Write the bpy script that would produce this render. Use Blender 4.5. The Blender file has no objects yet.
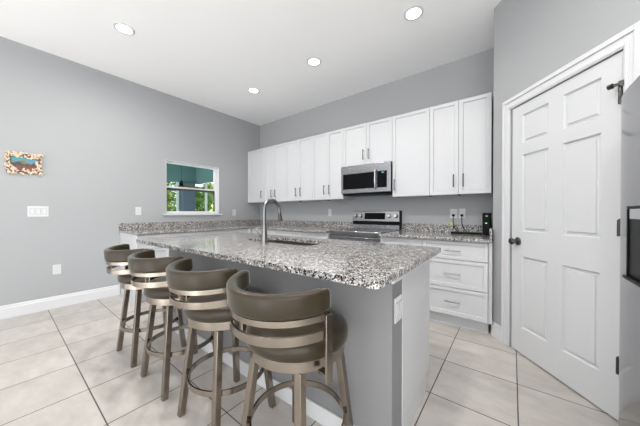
import bpy, bmesh, math, random
from mathutils import Vector, Matrix

# ------------------------------------------------------------------ camera, world, light, exposure
SC = bpy.context.scene
COL = SC.collection
PI = math.pi
R = math.radians
X0, Y0, ZC = -4.41, 3.54, 3.08          # left wall, back wall, ceiling

cam_d = bpy.data.cameras.new('camera')
cam = bpy.data.objects.new('camera', cam_d)
COL.objects.link(cam)
cam.location = (0, 0, 1.1585)
cam.rotation_euler = (R(90 - 0.4026), 0, R(37.69))
cam_d.sensor_width = 36
cam_d.lens = 248.84 / 640 * 36
cam_d.shift_y = 1.79 / 640
cam_d.clip_start = 0.02
SC.camera = cam

world = bpy.data.worlds.new('sky')
SC.world = world
world.use_nodes = True
bgn = world.node_tree.nodes['Background']
bgn.inputs['Color'].default_value = (0.86, 0.93, 1.0, 1)
bgn.inputs['Strength'].default_value = 1.7

SC.view_settings.view_transform = 'Standard'
SC.view_settings.look = 'None'
SC.view_settings.exposure = -0.05
SC.view_settings.gamma = 1.0
SC.view_settings.use_curve_mapping = False

def area(name, loc, rot, sx, sy, power, color=(1, 1, 1)):
    l = bpy.data.lights.new(name, 'AREA')
    l.shape = 'RECTANGLE'
    l.size, l.size_y, l.energy, l.color = sx, sy, power, color
    o = bpy.data.objects.new(name, l)
    COL.objects.link(o)
    o.location, o.rotation_euler = loc, rot
    return o
# daylight through the wide sliding doors at the far end of the room and the windows to the right
area('daylight_sliding_doors', (-1.2, -4.9, 1.5), (R(62), 0, 0), 5.6, 2.4, 42, (0.97, 0.985, 1.0))
area('daylight_side_doors', (1.30, -1.9, 1.3), (R(78), 0, R(82)), 3.0, 2.3, 88, (0.97, 0.985, 1.0))
sun_d = bpy.data.lights.new('sun', 'SUN')
sun_d.energy, sun_d.angle, sun_d.color = 26.0, R(0.6), (0.94, 0.975, 1.0)
sun = bpy.data.objects.new('sun', sun_d)
COL.objects.link(sun)
sun.rotation_euler = (R(52), 0, R(2))          # shines in through the sliding doors behind the camera, onto the floor there
DOWNLIGHT = (19.0, 2.4)                 # watts: over the stools, over the work aisle

# ------------------------------------------------------------------ materials
def mat(name, color, rough=0.5, metal=0.0, spec=0.5, coat=0.0):
    m = bpy.data.materials.new(name)
    m.use_nodes = True
    b = m.node_tree.nodes['Principled BSDF']
    b.inputs['Base Color'].default_value = (*color, 1)
    b.inputs['Roughness'].default_value = rough
    b.inputs['Metallic'].default_value = metal
    b.inputs['Specular IOR Level'].default_value = spec
    b.inputs['Coat Weight'].default_value = coat
    return m

def nt(m):
    return m.node_tree.nodes, m.node_tree.links, m.node_tree.nodes['Principled BSDF']

def emis(name, color, strength):
    m = mat(name, color)
    b = m.node_tree.nodes['Principled BSDF']
    b.inputs['Emission Color'].default_value = (*color, 1)
    b.inputs['Emission Strength'].default_value = strength
    return m

def paint(name, color, rough=0.6, bump=0.02, scale=220):
    m = mat(name, color, rough, spec=0.3)
    n, l, b = nt(m)
    tc = n.new('ShaderNodeTexCoord'); no = n.new('ShaderNodeTexNoise'); bp = n.new('ShaderNodeBump')
    no.inputs['Scale'].default_value = scale
    bp.inputs['Strength'].default_value = bump
    bp.inputs['Distance'].default_value = 0.002
    l.new(tc.outputs['Object'], no.inputs['Vector']); l.new(no.outputs['Fac'], bp.inputs['Height'])
    l.new(bp.outputs['Normal'], b.inputs['Normal'])
    return m

M_wall = paint('grey_wall_paint', (0.385, 0.39, 0.397), 0.65)
M_ceil = paint('white_ceiling_paint', (0.92, 0.92, 0.925), 0.8, 0.04, 120)
M_trim = mat('white_trim_paint', (0.66, 0.66, 0.67), 0.35, spec=0.4)
M_door = mat('white_door_paint', (0.61, 0.614, 0.622), 0.38, spec=0.4)
M_cab = mat('white_cabinet_lacquer', (0.595, 0.597, 0.606), 0.35, spec=0.4)
M_knee = paint('island_grey_paint', (0.235, 0.232, 0.235), 0.6, 0.05, 160)
M_toe = mat('toe_kick_grey', (0.60, 0.60, 0.61), 0.5)
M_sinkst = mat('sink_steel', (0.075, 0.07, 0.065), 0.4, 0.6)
M_steel = mat('stainless_steel', (0.60, 0.60, 0.61), 0.24, 1.0)
M_fridge = mat('fridge_steel', (0.27, 0.27, 0.285), 0.15, 1.0)
M_fcase = mat('fridge_case_grey', (0.16, 0.16, 0.165), 0.5)
M_dark = mat('black_plastic', (0.005, 0.005, 0.006), 0.4, spec=0.1)
M_glassb = mat('black_glass', (0.003, 0.003, 0.004), 0.06, spec=0.13)
M_pull = mat('dark_nickel', (0.09, 0.088, 0.085), 0.33, 1.0)
M_nick = mat('satin_nickel', (0.36, 0.355, 0.35), 0.3, 1.0)
M_faucet = mat('dark_brushed_nickel', (0.22, 0.215, 0.21), 0.3, 1.0)
M_gun = mat('gunmetal_hardware', (0.10, 0.097, 0.095), 0.32, 1.0)
M_leather = mat('taupe_leather', (0.034, 0.025, 0.0145), 0.30, spec=0.26)
_lb = M_leather.node_tree.nodes['Principled BSDF']
_lb.inputs['Sheen Weight'].default_value = 0.2; _lb.inputs['Sheen Roughness'].default_value = 0.35; _lb.inputs['Sheen Tint'].default_value = (0.93, 1.0, 0.94, 1)
M_plate = mat('white_plastic', (0.64, 0.64, 0.645), 0.35)
M_slot = mat('outlet_slot', (0.25, 0.25, 0.25), 0.5)
M_green = mat('circuit_green', (0.02, 0.16, 0.06), 0.4)
M_yellow = mat('yellow_tag_paper', (0.65, 0.60, 0.15), 0.6)
M_lamp = emis('downlight_lens', (1.0, 0.98, 0.95), 14.0)
M_disp = emis('clock_digits', (0.10, 0.32, 0.40), 0.6)
M_led = emis('green_led', (0.2, 0.9, 0.25), 1.5)
M_teal = mat('teal_porch_paint', (0.16, 0.285, 0.29), 0.7)
M_navy = mat('slate_blue_paint', (0.13, 0.175, 0.235), 0.7)
M_post = mat('white_aluminium', (0.8, 0.8, 0.8), 0.5)
M_twig = mat('olive_twig', (0.10, 0.085, 0.025), 0.8)
M_sash = mat('dark_sash_gasket', (0.05, 0.055, 0.06), 0.5)
M_lawn = mat('lawn', (0.18, 0.32, 0.08), 0.9)
M_patio = mat('patio_concrete', (0.5, 0.5, 0.48), 0.8)
M_bark = mat('bark', (0.16, 0.12, 0.09), 0.9)

def steel_brushed(name, color, rough, sx, sy, sz):
    m = mat(name, color, rough, 1.0)
    n, l, b = nt(m)
    tc = n.new('ShaderNodeTexCoord'); mp = n.new('ShaderNodeMapping'); no = n.new('ShaderNodeTexNoise'); mr = n.new('ShaderNodeMapRange')
    mp.inputs['Scale'].default_value = (sx, sy, sz)
    no.inputs['Scale'].default_value = 6; no.inputs['Detail'].default_value = 4
    mr.inputs['To Min'].default_value = rough - 0.07; mr.inputs['To Max'].default_value = rough + 0.12
    l.new(tc.outputs['Object'], mp.inputs['Vector']); l.new(mp.outputs['Vector'], no.inputs['Vector'])
    l.new(no.outputs['Fac'], mr.inputs['Value']); l.new(mr.outputs['Result'], b.inputs['Roughness'])
    return m
M_stool = mat('brushed_warm_nickel', (0.30, 0.262, 0.222), 0.24, 1.0)
M_range = steel_brushed('brushed_range_steel', (0.33, 0.33, 0.34), 0.22, 2, 30, 30)

def granite():
    m = mat('speckled_granite', (0.5, 0.5, 0.5), 0.11, spec=0.45)
    n, l, b = nt(m)
    tc = n.new('ShaderNodeTexCoord')
    # distort the lookup so the crystals are ragged
    nz = n.new('ShaderNodeTexNoise'); nz.inputs['Scale'].default_value = 60; nz.inputs['Detail'].default_value = 2
    ad = n.new('ShaderNodeVectorMath'); ad.operation = 'MULTIPLY_ADD'
    ad.inputs[1].default_value = (0.007, 0.007, 0.007)
    l.new(tc.outputs['Object'], nz.inputs['Vector']); l.new(nz.outputs['Color'], ad.inputs[0]); l.new(tc.outputs['Object'], ad.inputs[2])
    def cells(scale, stops):
        v = n.new('ShaderNodeTexVoronoi'); v.inputs['Scale'].default_value = scale
        s = n.new('ShaderNodeSeparateColor'); r = n.new('ShaderNodeValToRGB')
        r.color_ramp.interpolation = 'CONSTANT'
        e = r.color_ramp.elements
        e[0].position, e[0].color = stops[0][0], (*stops[0][1], 1)
        e[1].position, e[1].color = stops[1][0], (*stops[1][1], 1)
        for p, c in stops[2:]:
            q = e.new(p); q.color = (*c, 1)
        l.new(ad.outputs['Vector'], v.inputs['Vector']); l.new(v.outputs['Color'], s.inputs['Color']); l.new(s.outputs['Red'], r.inputs['Fac'])
        return r, s
    big, _ = cells(150, [(0, (0.46, 0.45, 0.445)), (0.30, (0.32, 0.31, 0.305)), (0.52, (0.58, 0.575, 0.57)), (0.76, (0.20, 0.18, 0.165)), (0.88, (0.36, 0.30, 0.24))])
    small, ssep = cells(190, [(0, (0.012, 0.012, 0.013)), (0.55, (0.12, 0.08, 0.05)), (0.78, (0.045, 0.04, 0.04)), (0.92, (0.50, 0.495, 0.49))])
    mask = n.new('ShaderNodeMath'); mask.operation = 'GREATER_THAN'; mask.inputs[1].default_value = 0.62
    l.new(ssep.outputs['Green'], mask.inputs[0])
    mx = n.new('ShaderNodeMix'); mx.data_type = 'RGBA'
    l.new(mask.outputs[0], mx.inputs['Factor']); l.new(big.outputs['Color'], mx.inputs[6]); l.new(small.outputs['Color'], mx.inputs[7])
    cl = n.new('ShaderNodeTexNoise'); cl.inputs['Scale'].default_value = 38; cl.inputs['Detail'].default_value = 3
    cr = n.new('ShaderNodeMapRange'); cr.inputs['From Min'].default_value = 0.35; cr.inputs['From Max'].default_value = 0.65; cr.inputs['To Min'].default_value = 0.62; cr.inputs['To Max'].default_value = 1.3
    hv = n.new('ShaderNodeHueSaturation')
    l.new(tc.outputs['Object'], cl.inputs['Vector']); l.new(cl.outputs['Fac'], cr.inputs['Value']); l.new(cr.outputs[0], hv.inputs['Value'])
    l.new(mx.outputs[2], hv.inputs['Color']); l.new(hv.outputs['Color'], b.inputs['Base Color'])
    return m
M_granite = granite()

def tile_floor():
    m = mat('porcelain_floor_tile', (0.6, 0.57, 0.53), 0.34, spec=0.4)
    n, l, b = nt(m)
    tc = n.new('ShaderNodeTexCoord'); sp = n.new('ShaderNodeSeparateXYZ')
    l.new(tc.outputs['Object'], sp.inputs[0])
    P = 0.4462
    def axis(out, off):
        a = n.new('ShaderNodeMath'); a.operation = 'SUBTRACT'; a.inputs[1].default_value = off
        d = n.new('ShaderNodeMath'); d.operation = 'DIVIDE'; d.inputs[1].default_value = P
        f = n.new('ShaderNodeMath'); f.operation = 'PINGPONG'; f.inputs[1].default_value = 0.5
        g = n.new('ShaderNodeMath'); g.operation = 'LESS_THAN'; g.inputs[1].default_value = 0.0032 / P
        fl = n.new('ShaderNodeMath'); fl.operation = 'FLOOR'
        l.new(out, a.inputs[0]); l.new(a.outputs[0], d.inputs[0]); l.new(d.outputs[0], f.inputs[0]); l.new(f.outputs[0], g.inputs[0]); l.new(d.outputs[0], fl.inputs[0])
        return g, fl
    gx, fx = axis(sp.outputs['X'], -0.4148)
    gy, fy = axis(sp.outputs['Y'], 0.36)
    mxm = n.new('ShaderNodeMath'); mxm.operation = 'MAXIMUM'
    l.new(gx.outputs[0], mxm.inputs[0]); l.new(gy.outputs[0], mxm.inputs[1])
    cv = n.new('ShaderNodeCombineXYZ'); l.new(fx.outputs[0], cv.inputs[0]); l.new(fy.outputs[0], cv.inputs[1])
    wn = n.new('ShaderNodeTexWhiteNoise'); l.new(cv.outputs[0], wn.inputs['Vector'])
    # cloudy travertine streaks that differ from tile to tile
    ofs = n.new('ShaderNodeVectorMath'); ofs.operation = 'MULTIPLY_ADD'; ofs.inputs[1].default_value = (7, 7, 7)
    l.new(wn.outputs['Color'], ofs.inputs[0]); l.new(tc.outputs['Object'], ofs.inputs[2])
    mp = n.new('ShaderNodeMapping'); mp.inputs['Scale'].default_value = (1.8, 3.4, 1)
    l.new(ofs.outputs[0], mp.inputs['Vector'])
    no = n.new('ShaderNodeTexNoise'); no.inputs['Scale'].default_value = 2.6; no.inputs['Detail'].default_value = 7; no.inputs['Roughness'].default_value = 0.62
    l.new(mp.outputs[0], no.inputs['Vector'])
    rp = n.new('ShaderNodeValToRGB')
    rp.color_ramp.elements[0].position, rp.color_ramp.elements[0].color = 0.30, (0.43, 0.395, 0.36, 1)
    rp.color_ramp.elements[1].position, rp.color_ramp.elements[1].color = 0.66, (0.54, 0.51, 0.475, 1)
    l.new(no.outputs['Fac'], rp.inputs['Fac'])
    hs = n.new('ShaderNodeHueSaturation'); mr = n.new('ShaderNodeMapRange')
    mr.inputs['To Min'].default_value = 0.93; mr.inputs['To Max'].default_value = 1.06
    l.new(wn.outputs['Value'], mr.inputs['Value']); l.new(mr.outputs[0], hs.inputs['Value']); l.new(rp.outputs['Color'], hs.inputs['Color'])
    mx = n.new('ShaderNodeMix'); mx.data_type = 'RGBA'; mx.inputs[7].default_value = (0.060, 0.052, 0.045, 1)
    l.new(mxm.outputs[0], mx.inputs['Factor']); l.new(hs.outputs['Color'], mx.inputs[6]); l.new(mx.outputs[2], b.inputs['Base Color'])
    bp = n.new('ShaderNodeBump'); bp.invert = True; bp.inputs['Strength'].default_value = 0.4; bp.inputs['Distance'].default_value = 0.002
    l.new(mxm.outputs[0], bp.inputs['Height']); l.new(bp.outputs['Normal'], b.inputs['Normal'])
    return m
M_floor = tile_floor()

def noise_mat(name, stops, scale, rough=0.7, detail=3):
    m = mat(name, stops[0][1], rough)
    n, l, b = nt(m)
    tc = n.new('ShaderNodeTexCoord'); no = n.new('ShaderNodeTexNoise'); rp = n.new('ShaderNodeValToRGB')
    no.inputs['Scale'].default_value = scale; no.inputs['Detail'].default_value = detail
    e = rp.color_ramp.elements
    e[0].position, e[0].color = stops[0][0], (*stops[0][1], 1)
    e[1].position, e[1].color = stops[-1][0], (*stops[-1][1], 1)
    for p, c in stops[1:-1]:
        q = e.new(p); q.color = (*c, 1)
    l.new(tc.outputs['Object'], no.inputs['Vector']); l.new(no.outputs['Fac'], rp.inputs['Fac']); l.new(rp.outputs['Color'], b.inputs['Base Color'])
    return m
M_shell = noise_mat('seashell_mosaic', [(0.3, (0.20, 0.09, 0.04)), (0.42, (0.72, 0.55, 0.40)), (0.55, (0.80, 0.68, 0.54)), (0.66, (0.55, 0.30, 0.12)), (0.75, (0.85, 0.78, 0.68))], 75, 0.5)
M_leaf = noise_mat('leaf_yellow_green', [(0.35, (0.16, 0.30, 0.04)), (0.5, (0.42, 0.55, 0.10)), (0.65, (0.70, 0.74, 0.32))], 5, 0.6)
M_leaf2 = noise_mat('leaf_mid_green', [(0.35, (0.10, 0.24, 0.05)), (0.5, (0.28, 0.46, 0.12)), (0.65, (0.60, 0.68, 0.40))], 5, 0.6)

def sea_picture():
    m = mat('seaside_picture', (0.1, 0.3, 0.4), 0.4)
    n, l, b = nt(m)
    tc = n.new('ShaderNodeTexCoord'); no = n.new('ShaderNodeTexNoise'); sp = n.new('ShaderNodeSeparateXYZ'); ad = n.new('ShaderNodeMath'); rp = n.new('ShaderNodeValToRGB')
    no.inputs['Scale'].default_value = 28; no.inputs['Detail'].default_value = 4
    ad.operation = 'MULTIPLY_ADD'; ad.inputs[1].default_value = 0.9
    l.new(tc.outputs['Generated'], sp.inputs[0]); l.new(tc.outputs['Object'], no.inputs['Vector'])
    sb = n.new('ShaderNodeMath'); sb.operation = 'SUBTRACT'; sb.inputs[1].default_value = 0.45
    l.new(sp.outputs['Z'], sb.inputs[0])
    l.new(no.outputs['Fac'], ad.inputs[0]); l.new(sb.outputs[0], ad.inputs[2])
    e = rp.color_ramp.elements
    e[0].position, e[0].color = 0.0, (0.22, 0.06, 0.035, 1)
    e[1].position, e[1].color = 1.0, (0.02, 0.30, 0.25, 1)
    for p, c in ((0.22, (0.16, 0.05, 0.04)), (0.38, (0.02, 0.04, 0.10)), (0.52, (0.10, 0.16, 0.04)), (0.62, (0.20, 0.17, 0.04)), (0.75, (0.08, 0.26, 0.42))):
        q = e.new(p); q.color = (*c, 1)
    l.new(ad.outputs[0], rp.inputs['Fac']); l.new(rp.outputs['Color'], b.inputs['Base Color'])
    return m
M_sea = sea_picture()

def window_glass():
    m = bpy.data.materials.new('window_glass'); m.use_nodes = True
    n, l = m.node_tree.nodes, m.node_tree.links
    n.remove(n['Principled BSDF'])
    t = n.new('ShaderNodeBsdfTransparent'); g = n.new('ShaderNodeBsdfGlossy'); mx = n.new('ShaderNodeMixShader'); lw = n.new('ShaderNodeLayerWeight')
    t.inputs['Color'].default_value = (0.93, 0.96, 0.95, 1); g.inputs['Roughness'].default_value = 0.02
    mr = n.new('ShaderNodeMath'); mr.operation = 'MULTIPLY'; mr.inputs[1].default_value = 0.35
    lw.inputs['Blend'].default_value = 0.15
    l.new(lw.outputs['Fresnel'], mr.inputs[0]); l.new(mr.outputs[0], mx.inputs[0]); l.new(t.outputs[0], mx.inputs[1]); l.new(g.outputs[0], mx.inputs[2])
    l.new(mx.outputs[0], n['Material Output'].inputs['Surface'])
    return m
M_glass = window_glass()

# ------------------------------------------------------------------ helpers
def NB():
    return bmesh.new()

def box(bm, x0, x1, y0, y1, z0, z1):
    vs = [bm.verts.new((x, y, z)) for z in (z0, z1) for y in (y0, y1) for x in (x0, x1)]
    F = [(0, 2, 3, 1), (4, 5, 7, 6), (0, 1, 5, 4), (2, 6, 7, 3), (0, 4, 6, 2), (1, 3, 7, 5)]
    return [bm.faces.new([vs[i] for i in f]) for f in F]

def tube(bm, pts, r, n=10, closed=False, cap=True):
    pts = [Vector(p) for p in pts]
    rings = []
    N = len(pts)
    up = None
    for i, p in enumerate(pts):
        a = pts[(i - 1) % N] if (closed or i > 0) else p
        b = pts[(i + 1) % N] if (closed or i < N - 1) else p
        t = (b - a).normalized()
        if up is None:
            up = Vector((0, 0, 1)) if abs(t.z) < 0.9 else Vector((1, 0, 0))
        s = t.cross(up).normalized(); up = s.cross(t).normalized()
        rr = r[i] if isinstance(r, (list, tuple)) else r
        rings.append([bm.verts.new(p + (s * math.cos(2 * PI * k / n) + up * math.sin(2 * PI * k / n)) * rr) for k in range(n)])
    M = N if closed else N - 1
    for i in range(M):
        A, B = rings[i], rings[(i + 1) % N]
        for k in range(n):
            bm.faces.new((A[k], A[(k + 1) % n], B[(k + 1) % n], B[k]))
    if cap and not closed:
        bm.faces.new(rings[0][::-1]); bm.faces.new(rings[-1])

def lathe(bm, prof, n=40, cx=0, cy=0):
    rings = []
    for r, z in prof:
        if r < 1e-6:
            rings.append([bm.verts.new((cx, cy, z))])
        else:
            rings.append([bm.verts.new((cx + r * math.cos(2 * PI * k / n), cy + r * math.sin(2 * PI * k / n), z)) for k in range(n)])
    for A, B in zip(rings, rings[1:]):
        for k in range(n):
            k2 = (k + 1) % n
            if len(A) == 1 and len(B) == 1: continue
            if len(A) == 1: bm.faces.new((A[0], B[k2], B[k]))
            elif len(B) == 1: bm.faces.new((A[k], A[k2], B[0]))
            else: bm.faces.new((A[k], A[k2], B[k2], B[k]))

def sweep_arc(bm, prof, a0, a1, n=36, closed=False):
    """sweep a closed (radius, z) profile around the z axis from angle a0 to a1"""
    rings = []
    for i in range(n + (0 if closed else 1)):
        a = a0 + (a1 - a0) * i / n
        rings.append([bm.verts.new((r * math.cos(a), r * math.sin(a), z)) for r, z in prof])
    L = len(prof)
    m = len(rings)
    for i in range(m if closed else m - 1):
        A, B = rings[i], rings[(i + 1) % m]
        for k in range(L):
            bm.faces.new((A[k], B[k], B[(k + 1) % L], A[(k + 1) % L]))
    if not closed:
        bm.faces.new(rings[0]); bm.faces.new(rings[-1][::-1])

def obj(name, bm, m, parent=None, bevel=0.0, seg=2, smooth=False, loc=None, rotz=0.0, angle=40):
    bmesh.ops.recalc_face_normals(bm, faces=bm.faces[:])
    me = bpy.data.meshes.new(name)
    bm.to_mesh(me); bm.free()
    me.materials.append(m)
    o = bpy.data.objects.new(name, me)
    COL.objects.link(o)
    if parent is not None: o.parent = parent
    if loc is not None: o.location = loc
    if rotz: o.rotation_euler = (0, 0, rotz)
    if smooth:
        for p in me.polygons: p.use_smooth = True
        me.set_sharp_from_angle(angle=R(angle))
    if bevel > 0:
        md = o.modifiers.new('bevel', 'BEVEL'); md.width = bevel; md.segments = seg; md.limit_method = 'ANGLE'; md.angle_limit = R(35)
        md.harden_normals = False
    return o

def boxo(name, dims, m, parent=None, bevel=0.0, seg=2, **k):
    bm = NB(); box(bm, *dims)
    return obj(name, bm, m, parent, bevel, seg, **k)

def thing(name, label, cat, loc=(0, 0, 0), rotz=0.0, group=None):
    o = bpy.data.objects.new(name, None)
    o.empty_display_size = 0.1
    COL.objects.link(o)
    o.location = loc; o.rotation_euler = (0, 0, rotz)
    return tag(o, label, cat, group)

def tag(o, label, cat, group=None):
    o['label'] = label; o['category'] = cat
    if group: o['group'] = group
    return o

def struct(o):
    o['kind'] = 'structure'
    return o

def dup(root, loc, rotz=0.0, label=None):
    r = root.copy(); COL.objects.link(r); r.location = loc; r.rotation_euler = (0, 0, rotz)
    if label: r['label'] = label
    for ch in list(root.children):
        c = ch.copy(); COL.objects.link(c); c.parent = r
        for g in list(ch.children):
            d = g.copy(); COL.objects.link(d); d.parent = c
    return r

def shaker(x0, x1, z0, z1, y, t=0.02, rail=0.057, rec=0.012):
    """five-piece door or drawer front; face at y, facing -y, back at y + t"""
    bm = NB()
    F = box(bm, x0, x1, y, y + t, z0, z1)
    f = F[2]
    bmesh.ops.recalc_face_normals(bm, faces=bm.faces[:])
    bmesh.ops.inset_region(bm, faces=[f], thickness=rail, depth=0)
    bmesh.ops.inset_region(bm, faces=[f], thickness=0.0015, depth=0)
    for v in f.verts: v.co.y += rec
    return bm

def pull(name, parent, p, length, vertical=True, m=None, off=0.028):
    """bar pull with two posts, centred at p on a face that looks to -y"""
    bm = NB()
    x, y, z = p
    h = length / 2
    d = Vector((0, 0, 1)) if vertical else Vector((1, 0, 0))
    c = Vector((x, y - off, z))
    tube(bm, [c - d * h, c + d * h], 0.0058, 8)
    for s in (-1, 1):
        q = c + d * (h - 0.014) * s
        tube(bm, [q, q + Vector((0, off, 0))], 0.0048, 8)
    return obj(name, bm, m or M_pull, parent, smooth=True)

# ------------------------------------------------------------------ the room
def floor_slab():
    return boxo('floor', (-4.6, 3.7, -5.2, 3.7, -0.08, 0), M_floor)
struct(floor_slab())
struct(boxo('ceiling', (-4.6, 3.7, -5.2, 3.7, ZC, ZC + 0.1), M_ceil))
struct(boxo('wall_back', (-4.56, 2.0, Y0, Y0 + 0.12, 0, ZC), M_wall))

WY0, WY1, WZ0, WZ1 = 1.655, 2.57, 1.145, 2.016
def wall_left():
    bm = NB()
    a, b = X0 - 0.13, X0
    box(bm, a, b, -5.2, WY0, 0, ZC); box(bm, a, b, WY1, Y0, 0, ZC)
    box(bm, a, b, WY0, WY1, 0, WZ0); box(bm, a, b, WY0, WY1, WZ1, ZC)
    return obj('wall_left', bm, M_wall)
struct(wall_left())

PU = Vector((0.6143, -0.7891, 0)); PO = Vector((-0.004, 2.686, 0)); PA = math.atan2(PU.y, PU.x)
def on_pantry(s, off=0.0, z=0.0):
    return (PO.x + PU.x * s + 0.7891 * off, PO.y + PU.y * s + 0.6143 * off, z)

def wall_pantry():
    bm = NB()
    box(bm, -0.228, -0.02, 0, 0.11, 0, ZC); box(bm, 0.79, 0.93, 0, 0.11, 0, ZC); box(bm, -0.02, 0.79, 0, 0.11, 2.052, ZC)
    return obj('wall_pantry', bm, M_wall, loc=PO, rotz=PA)
struct(wall_pantry())
cx_, cy_, _ = on_pantry(-0.228)
struct(boxo('wall_return', (cx_, cx_ + 0.11, cy_ + 0.012, Y0, 0, ZC), M_wall))
ex_, ey_, _ = on_pantry(0.93)
struct(boxo('wall_alcove', (ex_ + 0.005, 1.46, ey_ + 0.004, ey_ + 0.11, 0, ZC), M_wall))
struct(boxo('wall_right', (1.34, 1.46, -0.3, ey_, 0, ZC), M_wall))

def baseboard(name, length, loc, rotz, h=0.135):
    bm = NB()
    prof = [(0, 0), (0, h), (-0.006, h), (-0.010, h - 0.012), (-0.010, h - 0.028), (-0.015, h - 0.036), (-0.015, 0)]
    A = [bm.verts.new((0, y, z)) for y, z in prof]; B = [bm.verts.new((length, y, z)) for y, z in prof]
    for k in range(len(prof)):
        j = (k + 1) % len(prof)
        bm.faces.new((A[k], A[j], B[j], B[k]))
    bm.faces.new(A); bm.faces.new(B[::-1])
    return struct(obj(name, bm, M_trim, loc=loc, rotz=rotz))
baseboard('baseboard_left', 6.2, (X0, -5.15, 0), R(90), h=0.145)
baseboard('baseboard_pantry', 0.139, on_pantry(-0.228), PA)

# door casing
def casing():
    bm = NB()
    for (x0, x1, z0, z1) in ((-0.088, -0.014, 0, 2.135), (0.784, 0.862, 0, 2.135), (-0.014, 0.784, 2.046, 2.135)):
        box(bm, x0, x1, -0.012, 0, z0, z1)
    # raised outer back band and inner bead
    for (x0, x1, z0, z1) in ((-0.088, -0.066, 0, 2.135), (0.835, 0.862, 0, 2.135), (-0.066, 0.835, 2.105, 2.135)):
        box(bm, x0, x1, -0.022, -0.012, z0, z1)
    for (x0, x1, z0, z1) in ((-0.040, -0.022, 0, 2.072), (0.793, 0.811, 0, 2.072), (-0.022, 0.793, 2.054, 2.072)):
        box(bm, x0, x1, -0.017, -0.012, z0, z1)
    return obj('trim_1', bm, M_trim, bevel=0.004, loc=PO, rotz=PA)
struct(casing())

def pantry_door():
    xs = [0, 0.100, 0.333, 0.438, 0.668, 0.772]
    zs = [0.012, 0.222, 0.808, 1.008, 1.632, 1.722, 1.956, 2.040]
    bm = NB()
    y = 0.004
    V = [[bm.verts.new((x, y, z)) for x in xs] for z in zs]
    panels = []
    for i in range(len(zs) - 1):
        for j in range(len(xs) - 1):
            f = bm.faces.new((V[i][j], V[i][j + 1], V[i + 1][j + 1], V[i + 1][j]))
            if j in (1, 3) and i in (1, 3, 5): panels.append(f)
    bmesh.ops.recalc_face_normals(bm, faces=bm.faces[:])
    for f in panels:
        def ins(t, dy):
            bmesh.ops.inset_region(bm, faces=[f], thickness=t, depth=0)
            for v in f.verts: v.co.y += dy
        ins(0.002, 0.0); ins(0.010, 0.014); ins(0.004, 0.001); ins(0.022, -0.003); ins(0.004, -0.008)
    # sides and back
    x0, x1, z0, z1, t = xs[0], xs[-1], zs[0], zs[-1], 0.036
    b = [bm.verts.new(c) for c in ((x0, y + t, z0), (x1, y + t, z0), (x1, y + t, z1), (x0, y + t, z1))]
    bm.faces.new(b)
    bm.faces.new([V[0][j] for j in range(6)] + [b[1], b[0]])
    bm.faces.new([V[-1][j] for j in range(6)] + [b[2], b[3]])
    bm.faces.new([V[i][0] for i in range(8)] + [b[3], b[0]])
    bm.faces.new([V[i][-1] for i in range(8)] + [b[2], b[1]])
    d = struct(obj('door_1', bm, M_door, loc=PO, rotz=PA))
    # knob
    kb = NB()
    c = Vector((0.064, 0.004, 0.925))
    def cyl(c0, prof, n=24):
        rings = []
        for r, yy in prof:
            rings.append([kb.verts.new(c0 + Vector((r * math.cos(2 * PI * k / n), -yy, r * math.sin(2 * PI * k / n)))) for k in range(n)])
        for A, B in zip(rings, rings[1:]):
            for k in range(n): kb.faces.new((A[k], A[(k + 1) % n], B[(k + 1) % n], B[k]))
        kb.faces.new(rings[0]); kb.faces.new(rings[-1][::-1])
    cyl(c, [(0.033, 0), (0.033, 0.004), (0.027, 0.010), (0.013, 0.013), (0.011, 0.034), (0.020, 0.040), (0.027, 0.048), (0.028, 0.056), (0.022, 0.064), (0.006, 0.067)])
    obj('door_knob', kb, M_gun, d, smooth=True)
    for z in (0.32, 1.076, 1.80):
        hb = NB()
        tube(hb, [(0.769, -0.006, z - 0.045), (0.769, -0.006, z + 0.045)], 0.0095, 10)
        tube(hb, [(0.769, -0.006, z + 0.045), (0.769, -0.006, z + 0.051)], 0.005, 8)
        obj('hinge', hb, M_gun, d, smooth=True)
    sb = NB()                                             # hinge-pin door stop with its two rubber tips
    tube(sb, [(0.778, -0.005, 1.842), (0.778, -0.005, 1.874)], 0.017, 12)
    tube(sb, [(0.778, -0.010, 1.858), (0.768, -0.026, 1.858), (0.752, -0.030, 1.858)], [0.008, 0.008, 0.008], 8)
    tube(sb, [(0.752, -0.030, 1.858), (0.734, -0.031, 1.858)], 0.014, 10)
    tube(sb, [(0.777, -0.012, 1.856), (0.776, -0.016, 1.82), (0.776, -0.016, 1.785)], 0.006, 8)
    obj('door_stop', sb, M_gun, d, smooth=True)
    return d
pantry_door()

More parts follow.
